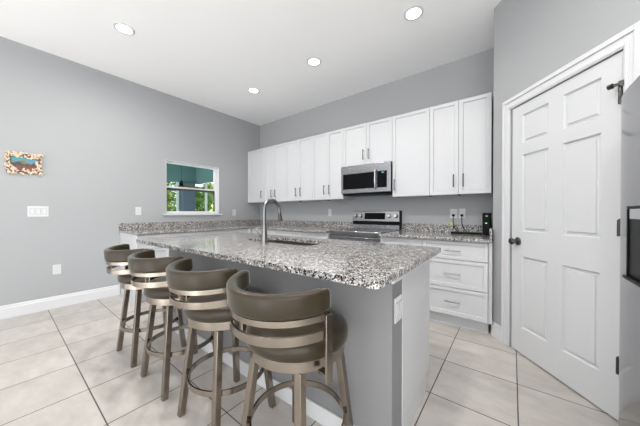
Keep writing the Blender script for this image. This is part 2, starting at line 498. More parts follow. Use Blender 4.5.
# ------------------------------------------------------------------ kitchen window and what is outside it
def kitchen_window():
    xo = X0 - 0.075
    w = struct(boxo('window_1', (xo - 0.05, xo, WY0, WY0 + 0.035, WZ0, WZ1), M_post))
    bm = NB()
    for d in ((xo - 0.05, xo, WY1 - 0.045, WY1, WZ0, WZ1), (xo - 0.05, xo, WY0 + 0.035, WY1 - 0.045, WZ0, WZ0 + 0.045), (xo - 0.05, xo, WY0 + 0.035, WY1 - 0.045, WZ1 - 0.03, WZ1)):
        box(bm, *d)
    obj('window_frame', bm, M_post, w)
    zr = 1.575
    bm = NB()
    box(bm, xo - 0.03, xo + 0.004, WY0 + 0.036, WY1 - 0.046, zr + 0.002, zr + 0.03)
    box(bm, xo - 0.02, xo + 0.002, WY1 - 0.062, WY1 - 0.046, zr, WZ1 - 0.031)
    obj('upper_sash', bm, M_post, w)
    bm = NB()
    box(bm, xo - 0.028, xo + 0.002, WY0 + 0.036, WY1 - 0.046, zr - 0.035, zr)
    box(bm, xo - 0.028, xo + 0.002, WY0 + 0.036, WY0 + 0.046, WZ0 + 0.046, zr - 0.036)
    box(bm, xo - 0.028, xo + 0.002, WY1 - 0.062, WY1 - 0.046, WZ0 + 0.046, zr - 0.036)
    obj('lower_sash', bm, M_sash, w)
    boxo('upper_pane', (xo - 0.016, xo - 0.012, WY0 + 0.04, WY1 - 0.065, zr + 0.031, WZ1 - 0.032), M_glass, w)
    boxo('lower_pane', (xo - 0.016, xo - 0.012, WY0 + 0.048, WY1 - 0.064, WZ0 + 0.047, zr - 0.037), M_glass, w)
    return w
kitchen_window()
struct(boxo('trim_2', (X0 - 0.073, X0 + 0.035, WY0 - 0.05, WY1 + 0.06, WZ0 - 0.026, WZ0 - 0.001), M_trim, bevel=0.005))
def reveal():
    bm = NB()
    a, b = X0 - 0.074, X0 + 0.004
    box(bm, a, b, WY1 - 0.006, WY1 - 0.0005, WZ0, WZ1 - 0.001); box(bm, a, b, WY0 + 0.0005, WY0 + 0.006, WZ0, WZ1 - 0.001)
    box(bm, a, b, WY0 + 0.006, WY1 - 0.006, WZ1 - 0.007, WZ1 - 0.0005)
    return obj('trim_3', bm, M_trim)
struct(reveal())

# olive twig along the meeting rail
def twig():
    rnd = random.Random(4)
    bm = NB()
    pts = [(X0 - 0.062, 1.86 + 0.03 * i, 1.612 + 0.006 * math.sin(i * 1.7)) for i in range(16)]
    pts = [(x, y, z - 0.0) for x, y, z in pts]
    tube(bm, pts, [0.006 + 0.003 * math.sin(i) ** 2 for i in range(16)], 6)
    for i in range(34):
        p = Vector(rnd.choice(pts[4:])); d = Vector((rnd.uniform(-.2, .3), rnd.uniform(-1, 1), rnd.uniform(-.1, .9))).normalized() * rnd.uniform(0.02, 0.05)
        tube(bm, [p, p + d * .6, p + d], [0.005, 0.007, 0.002], 5)
    o = obj('olive_twig', bm, M_twig, loc=(0.012, 0, 0))
    tag(o, 'small dry olive twig lying along the middle rail of the kitchen window', 'twig')
twig()

# porch outside
struct(boxo('porch_floor', (-9.0, -4.6, -1.0, 4.3, -0.10, -0.02), M_patio))
struct(boxo('porch_ceiling', (-9.0, -4.58, -1.0, 4.4, 2.75, 2.83), M_teal))
def porch_beams():
    bm = NB()
    box(bm, -8.65, -8.4, -1.0, 4.3, 2.16, 2.75); box(bm, -8.4, -4.58, 4.06, 4.3, 2.17, 2.75)
    return obj('porch_beam', bm, M_teal)
struct(porch_beams())
struct(boxo('porch_column', (-8.66, -8.34, 3.62, 4.02, -0.02, 2.158), M_navy, bevel=0.01))
struct(boxo('sun_blocker', (-16, -9.4, -6.0, 1.0, -0.1, 8.0), M_post))  # unseen tall block, added to keep the sun off the garden shrubs
struct(boxo('lawn', (-30, -9.0, -15, 25, -0.2, -0.06), M_lawn))
struct(boxo('lawn_side', (-9.0, -4.7, 4.4, 25, -0.2, -0.06), M_lawn))
for i, (px, py, lab) in enumerate(((-8.5, 3.53, 'thin white screen post on the near side of the blue porch column'), (-7.95, 4.18, 'thin white screen post just beyond the blue porch column'))):
    o = boxo('screen_post', (-0.03, 0.03, -0.03, 0.03, -0.02, 2.155), M_post, loc=(px, py, 0), bevel=0.004)
    tag(o, lab, 'post', 'screen posts of the porch')
def lantern():
    t = thing('hanging_lantern', 'dark bell shaped lantern hanging on a chain outside the kitchen window', 'lantern', (-6.6, 2.83, 0))
    bm = NB(); tube(bm, [(0, 0, 2.75), (0, 0, 1.97)], 0.004, 6); obj('chain', bm, M_dark, t)
    bm = NB(); lathe(bm, [(0, 1.98), (0.018, 1.975), (0.03, 1.95), (0.045, 1.86), (0.075, 1.82), (0.075, 1.81), (0.0, 1.81)], 16); obj('bell', bm, M_dark, t, smooth=True)
lantern()

def bush(label, x, y, h, r, m, seed):
    rnd = random.Random(seed)
    t = thing('garden_shrub', label, 'shrub', (x, y, -0.06), 0, 'shrubs beyond the porch')
    bm = NB()
    for i in range(6):
        a = rnd.uniform(0, 2 * PI)
        tube(bm, [(0.05 * math.cos(a), 0.05 * math.sin(a), 0), (r * .4 * math.cos(a), r * .4 * math.sin(a), h * .4), (r * .6 * math.cos(a), r * .6 * math.sin(a), h * .75)], [0.03, 0.02, 0.008], 6)
    obj('stem', bm, M_bark, t)
    bm = NB()
    for i in range(3200):
        a = rnd.uniform(0, 2 * PI); zz = rnd.random() ** 0.8
        rr = r * math.sqrt(rnd.random()) * (0.55 + 0.6 * math.sin(PI * min(1, zz * .9 + .1)))
        p = Vector((rr * math.cos(a), rr * math.sin(a), 0.1 + h * zz))
        d = Vector((rnd.uniform(-1, 1), rnd.uniform(-1, 1), rnd.uniform(-.6, .8))).normalized()
        s = d.cross(Vector((rnd.uniform(-1, 1), rnd.uniform(-1, 1), 1))).normalized()
        L = rnd.uniform(0.09, 0.18); W = L * 0.32
        v = [bm.verts.new(p + q) for q in (-d * L * .5, s * W - d * .1 * L, d * L * .5, -s * W - d * .1 * L)]
        bm.faces.new(v)
    lf = obj('foliage', bm, m, t)
for args in (('pale yellow green shrub seen through the window before the blue column', -10.3, 3.3, 2.5, 0.75, M_leaf, 1),
             ('mid green shrub behind the blue porch column', -10.6, 5.1, 2.2, 0.8, M_leaf2, 2),
             ('light green shrub beyond the second white screen post', -9.0, 5.75, 2.2, 0.68, M_leaf, 3),
             ('mid green leafy shrub at the far edge of the window view', -7.2, 5.5, 2.4, 0.75, M_leaf2, 5),
             ('low yellow green shrub farthest out on the lawn', -12.2, 6.9, 2.6, 0.95, M_leaf, 6),
             ('tall dense green shrub behind the first pale shrub on the lawn', -12.6, 4.4, 3.0, 0.95, M_leaf2, 7)):
    bush(*args)

# ------------------------------------------------------------------ ceiling lights
def downlight():
    t = thing('recessed_light', 'x', 'ceiling light', (0, 0, 0), 0, 'recessed ceiling lights')
    bm = NB()
    lathe(bm, [(0.066, ZC - 0.004), (0.070, ZC - 0.007), (0.088, ZC - 0.006), (0.092, ZC - 0.0005), (0.066, ZC - 0.0005)], 32)
    obj('trim_ring', bm, M_trim, t, smooth=True)
    bm = NB(); lathe(bm, [(0, ZC - 0.003), (0.066, ZC - 0.003), (0.066, ZC - 0.0006), (0, ZC - 0.0006)], 32)
    obj('lens', bm, M_lamp, t)
    l = bpy.data.lights.new('downlight', 'AREA'); l.shape = 'DISK'; l.size = 0.13; l.energy = DOWNLIGHT[0]; l.color = (1.0, 0.985, 0.965); l.spread = R(168)
    lo = bpy.data.objects.new('downlight', l); COL.objects.link(lo); lo.parent = t; lo.location = (0, 0, ZC - 0.012)
    return t
dl = downlight()
DK = bpy.data.lights['downlight'].copy()
DK.energy = DOWNLIGHT[1]; DK.spread = R(115)
SPOTS = [(-3.21, 0.817, 'round recessed ceiling light nearest to the left wall and the camera'),
         (-3.215, 2.46, 'round recessed ceiling light farthest away, near the room corner'),
         (-2.0, 2.465, 'round recessed ceiling light above the floor between sink and range'),
         (-0.76, 2.457, 'round recessed ceiling light nearest to the pantry wall'),
         (-2.0, 0.817, 'round recessed ceiling light over the middle of the island stools'),
         (-0.76, 0.817, 'round recessed ceiling light over the stool end of the island'),
         (0.46, 0.817, 'round recessed ceiling light in front of the pantry door')]
for i, (x, y, lab) in enumerate(SPOTS):
    if i == 0:
        dl.location = (x, y, 0); dl['label'] = lab
    else:
        c = dup(dl, (x, y, 0), 0, lab)
        if y > 2:
            for ch in c.children:
                if ch.type == 'LIGHT':
                    ch.data = DK

# ------------------------------------------------------------------ wall cabinets
UB, UT, UF = 1.372, 2.438, 3.194
def wall_cabinet(label, x0, x1, doors, z0=UB, pulls=(), puck=True):
    t = thing('wall_cabinet', label, 'cabinet', ((x0 + x1) / 2, Y0 - 0.002, z0), 0, 'white wall cabinets')
    cx = (x0 + x1) / 2
    L = lambda x: x - cx
    y = UF - (Y0 - 0.002)
    H = UT - z0
    boxo('body', (L(x0) + 0.0006, L(x1) - 0.0006, y + 0.0215, 0, 0, H), M_cab, t)
    for i, (a, b) in enumerate(zip(doors, doors[1:])):
        d = obj('door', shaker(L(a) + 0.0015, L(b) - 0.0015, 0.002, H - 0.003, y, 0.02), M_cab, t, bevel=0.0012, seg=1)
        px = pulls[i]
        pull('handle', d, (L(px), y, 0.155 if z0 < 1.6 else 0.145), 0.145)
    if puck:
        bm = NB(); lathe(bm, [(0, -0.012), (0.014, -0.012), (0.018, -0.004), (0.018, 0), (0, 0)], 14)
        obj('under_light', bm, M_dark, t, loc=(L(doors[len(doors) // 2]), y + 0.05, -0.0005), smooth=True)
    return t
wall_cabinet('single door white wall cabinet in the corner by the window wall', -4.355, -3.87, (-4.355, -3.87), pulls=(-3.925,), puck=False)
wall_cabinet('two door white wall cabinet second from the window wall', -3.87, -3.251, (-3.87, -3.575, -3.251), pulls=(-3.625, -3.525))
wall_cabinet('two door white wall cabinet third from the window wall', -3.251, -2.625, (-3.251, -2.939, -2.625), pulls=(-2.995, -2.885))
wall_cabinet('two door white wall cabinet just left of the microwave', -2.625, -2.028, (-2.625, -2.327, -2.028), pulls=(-2.375, -2.278))
wall_cabinet('short two door white wall cabinet above the microwave', -2.028, -1.259, (-2.028, -1.64, -1.259), z0=1.843, pulls=(-1.682, -1.598), puck=False)
wall_cabinet('tall single door white wall cabinet just right of the microwave', -1.259, -0.794, (-1.259, -0.794), pulls=(-1.222,), puck=True)
wall_cabinet('two door white wall cabinet at the pantry wall above the outlets', -0.794, -0.176, (-0.794, -0.483, -0.176), pulls=(-0.532, -0.435), puck=True)
o = boxo('cabinet_filler', (X0 + 0.001, -4.356, 3.222, Y0 - 0.002, UB, UT), M_cab)
tag(o, 'narrow recessed white filler strip between window wall and corner cabinet', 'filler')

# ------------------------------------------------------------------ base cabinets
def base_cabinet(label, w, loc, rotz, fronts, depth=0.66, toe=0.08):
    """origin at the middle of the face at floor level; faces -y. fronts: (kind, x0, x1, z0, z1, pull) in fractions of w"""
    t = thing('base_cabinet', label, 'cabinet', loc, rotz, 'white base cabinets')
    boxo('body', (-w / 2 + 0.0006, w / 2 - 0.0006, 0.0215, depth, 0.115, 0.883), M_cab, t)
    boxo('toe_kick', (-w / 2 + 0.0006, w / 2 - 0.0006, toe, depth, 0.0005, 0.1145), M_toe, t)
    for kind, a, b, z0, z1, pl in fronts:
        xa, xb = -w / 2 + a * w + 0.002, -w / 2 + b * w - 0.002
        rl = 0.05 if (z1 - z0) > 0.2 else 0.042
        d = obj(kind, shaker(xa, xb, z0, z1, 0, 0.02, rail=rl), M_cab, t, bevel=0.0012, seg=1)
        if pl == 'h':
            pull('handle', d, ((xa + xb) / 2, 0, (z0 + z1) / 2), 0.14, False, M_nick)
        elif pl:
            pull('handle', d, (xa + 0.03 if pl == 'l' else xb - 0.03, 0, z1 - 0.11), 0.14, True, M_nick)
    return t
DRW = [('drawer', 0, 1, 0.694, 0.872, 'h'), ('drawer', 0, 1, 0.412, 0.688, 'h'), ('drawer', 0, 1, 0.130, 0.406, 'h')]
DD = [('drawer', 0, 1, 0.694, 0.872, 'h'), ('door', 0, .5, 0.130, 0.688, 'r'), ('door', .5, 1, 0.130, 0.688, 'l')]
D1 = [('drawer', 0, 1, 0.694, 0.872, 'h'), ('door', 0, 1, 0.130, 0.688, 'r')]
BF = 2.79
def back_base(label, x0, x1, fr, depth=Y0 - BF - 0.003): return base_cabinet(label, x1 - x0, ((x0 + x1) / 2, BF, 0), 0, fr, depth)
back_base('white three drawer base cabinet beside the pantry wall', -0.768, -0.176, DRW)
back_base('narrow white base cabinet just right of the range', -1.247, -0.770, D1)
back_base('white two door base cabinet just left of the range', -2.546, -2.022, DD)
back_base('white two door base cabinet second to the left of the range', -3.14, -2.548, DD)
back_base('white corner base cabinet where the two counter runs meet', -3.69, -3.142, D1)
LF = -3.735
def left_base(label, y0, y1, fr): return base_cabinet(label, y1 - y0, (LF, (y0 + y1) / 2, 0), R(90), fr, depth=LF - X0 - 0.003)
left_base('white base cabinet at the open end of the counter under the window', 1.075, 1.45, DRW)
left_base('white base cabinet under the near half of the window', 1.452, 1.82, DRW)
left_base('white two door base cabinet under the far half of the window', 1.822, 2.74, DD)
bm = NB(); box(bm, X0 + 0.003, LF + 0.02, 1.058, 1.0735, 0.0005, 0.883)
tag(obj('end_panel', bm, M_cab, bevel=0.001), 'flat white end panel closing the counter run below the window', 'panel')
bm = NB(); box(bm, X0 + 0.003, LF + 0.022, 2.742, 3.53, 0.0005, 0.883)
tag(obj('corner_filler', bm, M_cab), 'white boxed corner filler under the granite corner between the two counter runs', 'filler')
o = boxo('scribe_strip', (-0.1745, cx_ - 0.002, 2.815, Y0 - 0.003, 0.116, 0.883), M_cab)
tag(o, 'thin white scribe strip between the drawer cabinet and the pantry wall', 'filler')

# ------------------------------------------------------------------ granite worktops
CT, CB = 0.9145, 0.8845
def slab(name, outline, holes=(), z0=CB, z1=CT, bevel=0.006):
    bm = NB()
    edges = []
    for loop in (outline, *holes):
        vs = [bm.verts.new((x, y, z1)) for x, y in loop]
        edges += [bm.edges.new((vs[i], vs[(i + 1) % len(vs)])) for i in range(len(vs))]
    bmesh.ops.triangle_fill(bm, edges=edges, use_beauty=True, normal=(0, 0, 1))
    ret = bmesh.ops.extrude_face_region(bm, geom=bm.faces[:])
    for v in ret['geom']:
        if isinstance(v, bmesh.types.BMVert): v.co.z = z0
    return obj(name, bm, M_granite, bevel=bevel, seg=2)

def rrect(x0, x1, y0, y1, r, n=6):
    P = []
    for cx, cy, a in ((x1 - r, y1 - r, 0), (x0 + r, y1 - r, 90), (x0 + r, y0 + r, 180), (x1 - r, y0 + r, 270)):
        P += [(cx + r * math.cos(R(a + 90 * k / n)), cy + r * math.sin(R(a + 90 * k / n))) for k in range(n + 1)]
    return P

w1 = slab('countertop', [(X0 + 0.002, 1.045), (-3.70, 1.045), (-3.70, 2.745), (-2.018, 2.745), (-2.018, Y0 - 0.002), (X0 + 0.002, Y0 - 0.002)])
tag(w1, 'speckled grey granite countertop running under the window and round the corner', 'countertop')
bm = NB(); box(bm, X0 + 0.002, X0 + 0.022, 1.045, Y0 - 0.002, CT + 0.0003, 1.015)
obj('backsplash', bm, M_granite, w1, bevel=0.002)
bm = NB(); box(bm, X0 + 0.0225, -2.018, Y0 - 0.022, Y0 - 0.002, CT + 0.0003, 1.015)
obj('backsplash', bm, M_granite, w1, bevel=0.002)
w2 = slab('countertop', [(-1.247, 2.745), (cx_ - 0.003, 2.745), (cx_ - 0.003, Y0 - 0.002), (-1.247, Y0 - 0.002)])
tag(w2, 'short speckled grey granite countertop between range and pantry wall', 'countertop')
bm = NB(); box(bm, -1.247, cx_ - 0.024, Y0 - 0.022, Y0 - 0.002, CT + 0.0003, 1.015)
obj('backsplash', bm, M_granite, w2, bevel=0.002)
bm = NB(); box(bm, cx_ - 0.0235, cx_ - 0.003, 2.80, Y0 - 0.002, CT + 0.0003, 1.015)
obj('side_splash', bm, M_granite, w2, bevel=0.002)

# ------------------------------------------------------------------ island
IX0, IX1, IY0, IY1 = -2.803, -0.388, 0.822, 1.922
SX0, SX1, SY0, SY1 = -1.95, -1.195, 1.405, 1.752
isl = thing('kitchen_island', 'grey and white kitchen island behind the four bar stools', 'island', (-1.6, 1.45, 0))
def ip(name, d, m, bevel=0.0):
    return boxo(name, (d[0] + 1.6, d[1] + 1.6, d[2] - 1.45, d[3] - 1.45, d[4], d[5]), m, isl, bevel)
ip('knee_wall', (-2.76, -0.442, 1.095, 1.238, 0.0005, 0.8835), M_knee)
ip('end_panel', (-0.462, -0.440, 1.240, 1.790, 0.105, 0.8835), M_cab, 0.0015)
ip('end_panel', (-0.462, -0.4405, 1.240, 1.712, 0.0005, 0.1045), M_cab)
ip('end_panel', (-2.76, -2.740, 1.240, 1.790, 0.0005, 0.8835), M_cab, 0.0015)
ip('cabinet_body', (-2.739, -0.463, 1.240, 1.785, 0.105, 0.6), M_cab)
bm = NB()
for d in ((-2.739, -2.1, 1.24, 1.785), (-1.13, -0.463, 1.24, 1.785), (-2.099, -1.131, 1.24, 1.30), (-2.099, -1.131, 1.776, 1.785)):
    box(bm, d[0] + 1.6, d[1] + 1.6, d[2] - 1.45, d[3] - 1.45, 0.601, 0.883)
obj('cabinet_top_frame', bm, M_cab, isl)
ip('toe_kick', (-2.739, -0.463, 1.240, 1.700, 0.0005, 0.1045), M_toe)
ip('top_trim', (-0.441, -0.428, 1.085, 1.79, 0.838, 0.8835), M_trim, 0.003)
ip('corner_bead', (-0.4415, -0.4385, 1.0935, 1.102, 0.0005, 0.837), M_knee)
bm = NB()
box(bm, -2.77 + 1.6, -0.432 + 1.6, 1.082 - 1.45, 1.0945 - 1.45, 0.0005, 0.095); box(bm, -0.4415 + 1.6, -0.430 + 1.6, 1.095 - 1.45, 1.24 - 1.45, 0.0005, 0.095)
obj('baseboard_strip', bm, M_trim, isl, bevel=0.004)
for k in range(4):
    a = -2.735 + k * 0.568; b = a + 0.562
    bm = shaker(-(b + 1.6), -(a + 1.6), 0.11, 0.872, -(1.8065 - 1.45), 0.02)
    d = obj('door', bm, M_cab, isl, bevel=0.0012, seg=1); d.rotation_euler = (0, 0, PI)
    pull('handle', d, (-(b + 1.6) + 0.03 if k % 2 else -(a + 1.6) - 0.03, -(1.8065 - 1.45), 0.76), 0.14, True, M_nick)

it = slab('island_countertop', rrect(IX0, IX1, IY0, IY1, 0.028, 5), [rrect(SX0, SX1, SY0, SY1, 0.07, 6)], bevel=0.007)
tag(it, 'large speckled granite island countertop with a sink cut into it', 'countertop')

def sink():
    t = thing('kitchen_sink', 'undermount stainless sink set into the island countertop', 'sink', ((SX0 + SX1) / 2, (SY0 + SY1) / 2, 0))
    cx, cy = (SX0 + SX1) / 2, (SY0 + SY1) / 2
    bm = NB()
    def ring(g, z, r): return [bm.verts.new((x - cx, y - cy, z)) for x, y in rrect(SX0 - g, SX1 + g, SY0 - g, SY1 + g, r)]
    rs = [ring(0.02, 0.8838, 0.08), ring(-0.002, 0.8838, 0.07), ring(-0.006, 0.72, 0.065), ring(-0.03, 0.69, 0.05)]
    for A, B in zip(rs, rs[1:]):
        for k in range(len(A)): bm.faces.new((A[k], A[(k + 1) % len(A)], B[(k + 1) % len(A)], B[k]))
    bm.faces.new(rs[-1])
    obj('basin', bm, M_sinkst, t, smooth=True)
    bm = NB(); lathe(bm, [(0, 0.6935), (0.03, 0.6935), (0.043, 0.692), (0.045, 0.6905), (0, 0.6905)], 24); obj('drain', bm, M_nick, t, smooth=True)
    return t
sink_t = sink()

def faucet():
    t = thing('kitchen_faucet', 'tall brushed gooseneck faucet with pull-down spray head at the sink', 'faucet', (-1.622, 1.362, CT))
    bm = NB(); lathe(bm, [(0, 0), (0.031, 0), (0.031, 0.006), (0.0265, 0.02), (0.024, 0.07), (0.0185, 0.13), (0.0165, 0.14), (0, 0.14)], 24)
    obj('body', bm, M_faucet, t, smooth=True)
    rr = 0.085
    pts = [(0, 0, 0.138), (0, 0, 0.20), (0, 0, 0.27)] + [(0, rr - rr * math.cos(R(a)), 0.27 + rr * math.sin(R(a))) for a in range(15, 181, 15)] + [(0, 2 * rr + 0.004, 0.245)]
    bm = NB(); tube(bm, pts, 0.0145, 14); obj('gooseneck', bm, M_faucet, t, smooth=True)
    bm = NB(); tube(bm, [(0, 2 * rr + 0.004, 0.2448), (0, 2 * rr + 0.006, 0.225), (0, 2 * rr + 0.012, 0.19), (0, 2 * rr + 0.014, 0.175)], [0.0155, 0.016, 0.019, 0.018], 14)
    obj('spray_head', bm, M_gun, t, smooth=True)
    bm = NB(); tube(bm, [(-0.022, 0, 0.045), (-0.052, 0.004, 0.052), (-0.065, 0.006, 0.06), (-0.128, 0.012, 0.112)], [0.013, 0.013, 0.0085, 0.006], 10)
    obj('lever', bm, M_faucet, t, smooth=True)
    return t
faucet_t = faucet()

def turned(o):
    m = Matrix.Translation((-0.375, 0.83, 0)) @ Matrix.Rotation(R(0.95), 4, 'Z') @ Matrix.Translation((0.388, -0.83, 0))
    o.matrix_world = m @ o.matrix_basis
    return o
for o in (isl, it, sink_t, faucet_t): turned(o)

# ------------------------------------------------------------------ range and microwave
def kitchen_range():
    x0, x1 = -2.014, -1.256
    cx = (x0 + x1) / 2; w = (x1 - x0) / 2
    t = thing('kitchen_range', 'stainless electric range with knobs on its tall back panel', 'range', (cx, BF, 0))
    boxo('body', (-w, w, 0.064, 0.74, 0.06, 0.905), M_range, t, 0.003)
    boxo('cooktop', (-w - 0.002, w + 0.002, 0.063, 0.66, 0.9055, 0.921), M_glassb, t, 0.003)
    bm = NB(); box(bm, -w - 0.002, w + 0.002, 0.028, 0.0625, 0.855, 0.924); obj('front_rail', bm, M_range, t, bevel=0.012, seg=4, smooth=True)
    d = boxo('oven_door', (-w + 0.004, w - 0.004, 0.024, 0.0635, 0.22, 0.85), M_range, t, 0.006)
    boxo('oven_window', (-w + 0.12, w - 0.12, 0.0215, 0.0237, 0.36, 0.68), M_glassb, d)
    bm = NB(); tube(bm, [(-w + 0.04, -0.02, 0.79), (w - 0.04, -0.02, 0.79)], 0.013, 12)
    for s in (-1, 1): tube(bm, [(s * (w - 0.08), -0.02, 0.79), (s * (w - 0.08), 0.0238, 0.79)], 0.009, 8)
    obj('oven_handle', bm, M_steel, d, smooth=True)
    boxo('drawer', (-w + 0.004, w - 0.004, 0.026, 0.0635, 0.07, 0.21), M_range, t, 0.005)
    # back panel: dark lower strip, slanted steel control face above it
    boxo('back_riser', (-w, w, 0.677, 0.74, 0.9215, 0.984), M_range, t, 0.003)
    boxo('vent_strip', (-w, w, 0.672, 0.74, 0.985, 1.0345), M_dark, t, 0.003)
    bm = NB()
    pr = [(0.668, 1.035), (0.690, 1.185), (0.705, 1.19), (0.742, 1.19), (0.742, 1.035)]
    A = [bm.verts.new((-w, y, z)) for y, z in pr]; B = [bm.verts.new((w, y, z)) for y, z in pr]
    for k in range(5): bm.faces.new((A[k], A[(k + 1) % 5], B[(k + 1) % 5], B[k]))
    bm.faces.new(A[::-1]); bm.faces.new(B)
    bp = obj('control_panel', bm, M_range, t, bevel=0.003)
    boxo('side_cap', (w, w + 0.006, 0.655, 0.744, 0.923, 1.192), M_dark, t)
    tilt = math.atan2(0.022, 0.150)
    for xk in (-0.325, -0.235, 0.225, 0.325):
        kb = NB()
        lathe(kb, [(0, 0.036), (0.019, 0.036), (0.023, 0.030), (0.025, 0.004), (0.029, 0.0), (0, 0)], 24)
        bmesh.ops.rotate(kb, verts=kb.verts[:], cent=(0, 0, 0), matrix=Matrix.Rotation(R(90) - tilt, 3, 'X'))
        obj('knob', kb, M_steel, bp, loc=(xk, 0.678, 1.115), smooth=True)
    bm = NB(); box(bm, -0.17, 0.16, -0.002, 0.002, -0.048, 0.048)
    bmesh.ops.rotate(bm, verts=bm.verts[:], cent=(0, 0, 0), matrix=Matrix.Rotation(-tilt, 3, 'X'))
    obj('display', bm, M_glassb, bp, loc=(0, 0.6775, 1.113))
kitchen_range()

def microwave():
    x0, x1 = -2.024, -1.263
    cx = (x0 + x1) / 2; w = (x1 - x0) / 2
    z0, z1, yf = 1.432, 1.842, 3.135
    t = thing('microwave', 'stainless over-the-range microwave hanging under the short wall cabinet', 'microwave', (cx, Y0 - 0.003, z0))
    y = yf - (Y0 - 0.003); H = z1 - z0
    boxo('case', (-w, w, y + 0.03, 0, 0.0, H), M_dark, t, 0.003)
    boxo('vent_base', (-w + 0.01, w - 0.01, y + 0.035, -0.02, -0.012, -0.0005), M_dark, t)
    fr = boxo('front_panel', (-w, w, y, y + 0.0295, 0.012, H), M_range, t, 0.004)
    d = boxo('door_window', (-w + 0.035, 0.155, y - 0.003, y - 0.0003, 0.07, 0.292), M_glassb, fr, 0.001)
    c = boxo('keypad', (0.200, w - 0.046, y - 0.003, y - 0.0003, 0.07, 0.292), M_glassb, fr, 0.001)
    boxo('clock_display', (0.262, 0.296, y - 0.0042, y - 0.0032, 0.264, 0.277), M_disp, c)
    bm = NB()
    pts = [(0.178, y - 0.0, 0.055), (0.178, y - 0.028, 0.075), (0.178, y - 0.036, 0.18), (0.178, y - 0.028, 0.30), (0.178, y, 0.32)]
    tube(bm, pts, 0.011, 12); obj('handle', bm, M_steel, fr, smooth=True)
microwave()

# ------------------------------------------------------------------ refrigerator
def fridge():
    t = thing('refrigerator', 'stainless side by side refrigerator with a black ice dispenser', 'refrigerator', (0.421, 1.48, 0))
    D = 0.455
    boxo('case', (0.066, 0.78, -D + 0.01, D - 0.012, 0.03, 1.735), M_fcase, t, 0.004)
    boxo('base_grille', (0.03, 0.30, -D + 0.02, D - 0.02, 0.0005, 0.0295), M_dark, t)
    def fdoor(y0, y1):
        bm = NB()
        n = 18; P = []
        for i in range(n + 1):
            u = -1 + 2 * i / n
            yy = (y0 + y1) / 2 + (y1 - y0) / 2 * math.sin(u * PI / 2)
            P.append((0.030 * (1 - (1 - abs(u) ** 3.2) ** 0.5) + 0.0 + 0.004 * u * u, yy))
        P += [(0.064, y1), (0.064, y0)]
        lo = [bm.verts.new((x, yy, 0.045)) for x, yy in P]; hi = [bm.verts.new((x, yy, 1.745)) for x, yy in P]
        for k in range(len(P)): bm.faces.new((lo[k], lo[(k + 1) % len(P)], hi[(k + 1) % len(P)], hi[k]))
        bm.faces.new(lo); bm.faces.new(hi[::-1])
        d = obj('door', bm, M_fridge, t, bevel=0.010, seg=3, smooth=True, angle=50)
        return d
    d1 = fdoor(-0.120, D); d2 = fdoor(-D, -0.125)
    for d, yy in ((d1, -0.095), (d2, -0.15)):
        bm = NB(); tube(bm, [(0.0, yy, 0.55), (-0.032, yy, 0.58), (-0.036, yy, 1.1), (-0.032, yy, 1.62), (0.0, yy, 1.65)], 0.011, 12)
        obj('handle', bm, M_steel, d, smooth=True)
    # dispenser: black bezel proud of the door with a niche, control strip and drip tray
    b = NB()
    y0, y1, z0, z1, f = 0.0, 0.277, 0.868, 1.19, -0.008
    box(b, f, 0.012, y0, y1, z1 - 0.012, z1); box(b, f, 0.012, y0, y0 + 0.014, z0, z1 - 0.012); box(b, f, 0.012, y1 - 0.014, y1, z0, z1 - 0.012)
    box(b, -0.003, 0.008, y0 + 0.014, y1 - 0.014, z0, z1 - 0.012)
    disp = obj('dispenser', b, M_dark, d1, bevel=0.002)
    boxo('control_strip', (f - 0.002, -0.0035, y0 + 0.015, y1 - 0.045, z1 - 0.058, z1 - 0.0125), M_steel, d1, 0.004)
    boxo('drip_tray', (f - 0.014, -0.0035, y0 + 0.015, y1 - 0.015, z0 - 0.004, z0 + 0.010), M_dark, d1, 0.003)
    boxo('paddle', (-0.007, -0.0035, (y0 + y1) / 2 - 0.03, (y0 + y1) / 2 + 0.03, z0 + 0.10, z0 + 0.22), M_dark, d1, 0.004)
fridge()

# ------------------------------------------------------------------ bar stools
def rounded_prof(r0, r1, z0, z1, rad, n=4):
    P = []
    for cx, cz, a in ((r1 - rad, z1 - rad, 0), (r0 + rad, z1 - rad, 90), (r0 + rad, z0 + rad, 180), (r1 - rad, z0 + rad, 270)):
        P += [(cx + rad * math.cos(R(a + 90 * k / n)), cz + rad * math.sin(R(a + 90 * k / n))) for k in range(n + 1)]
    return P

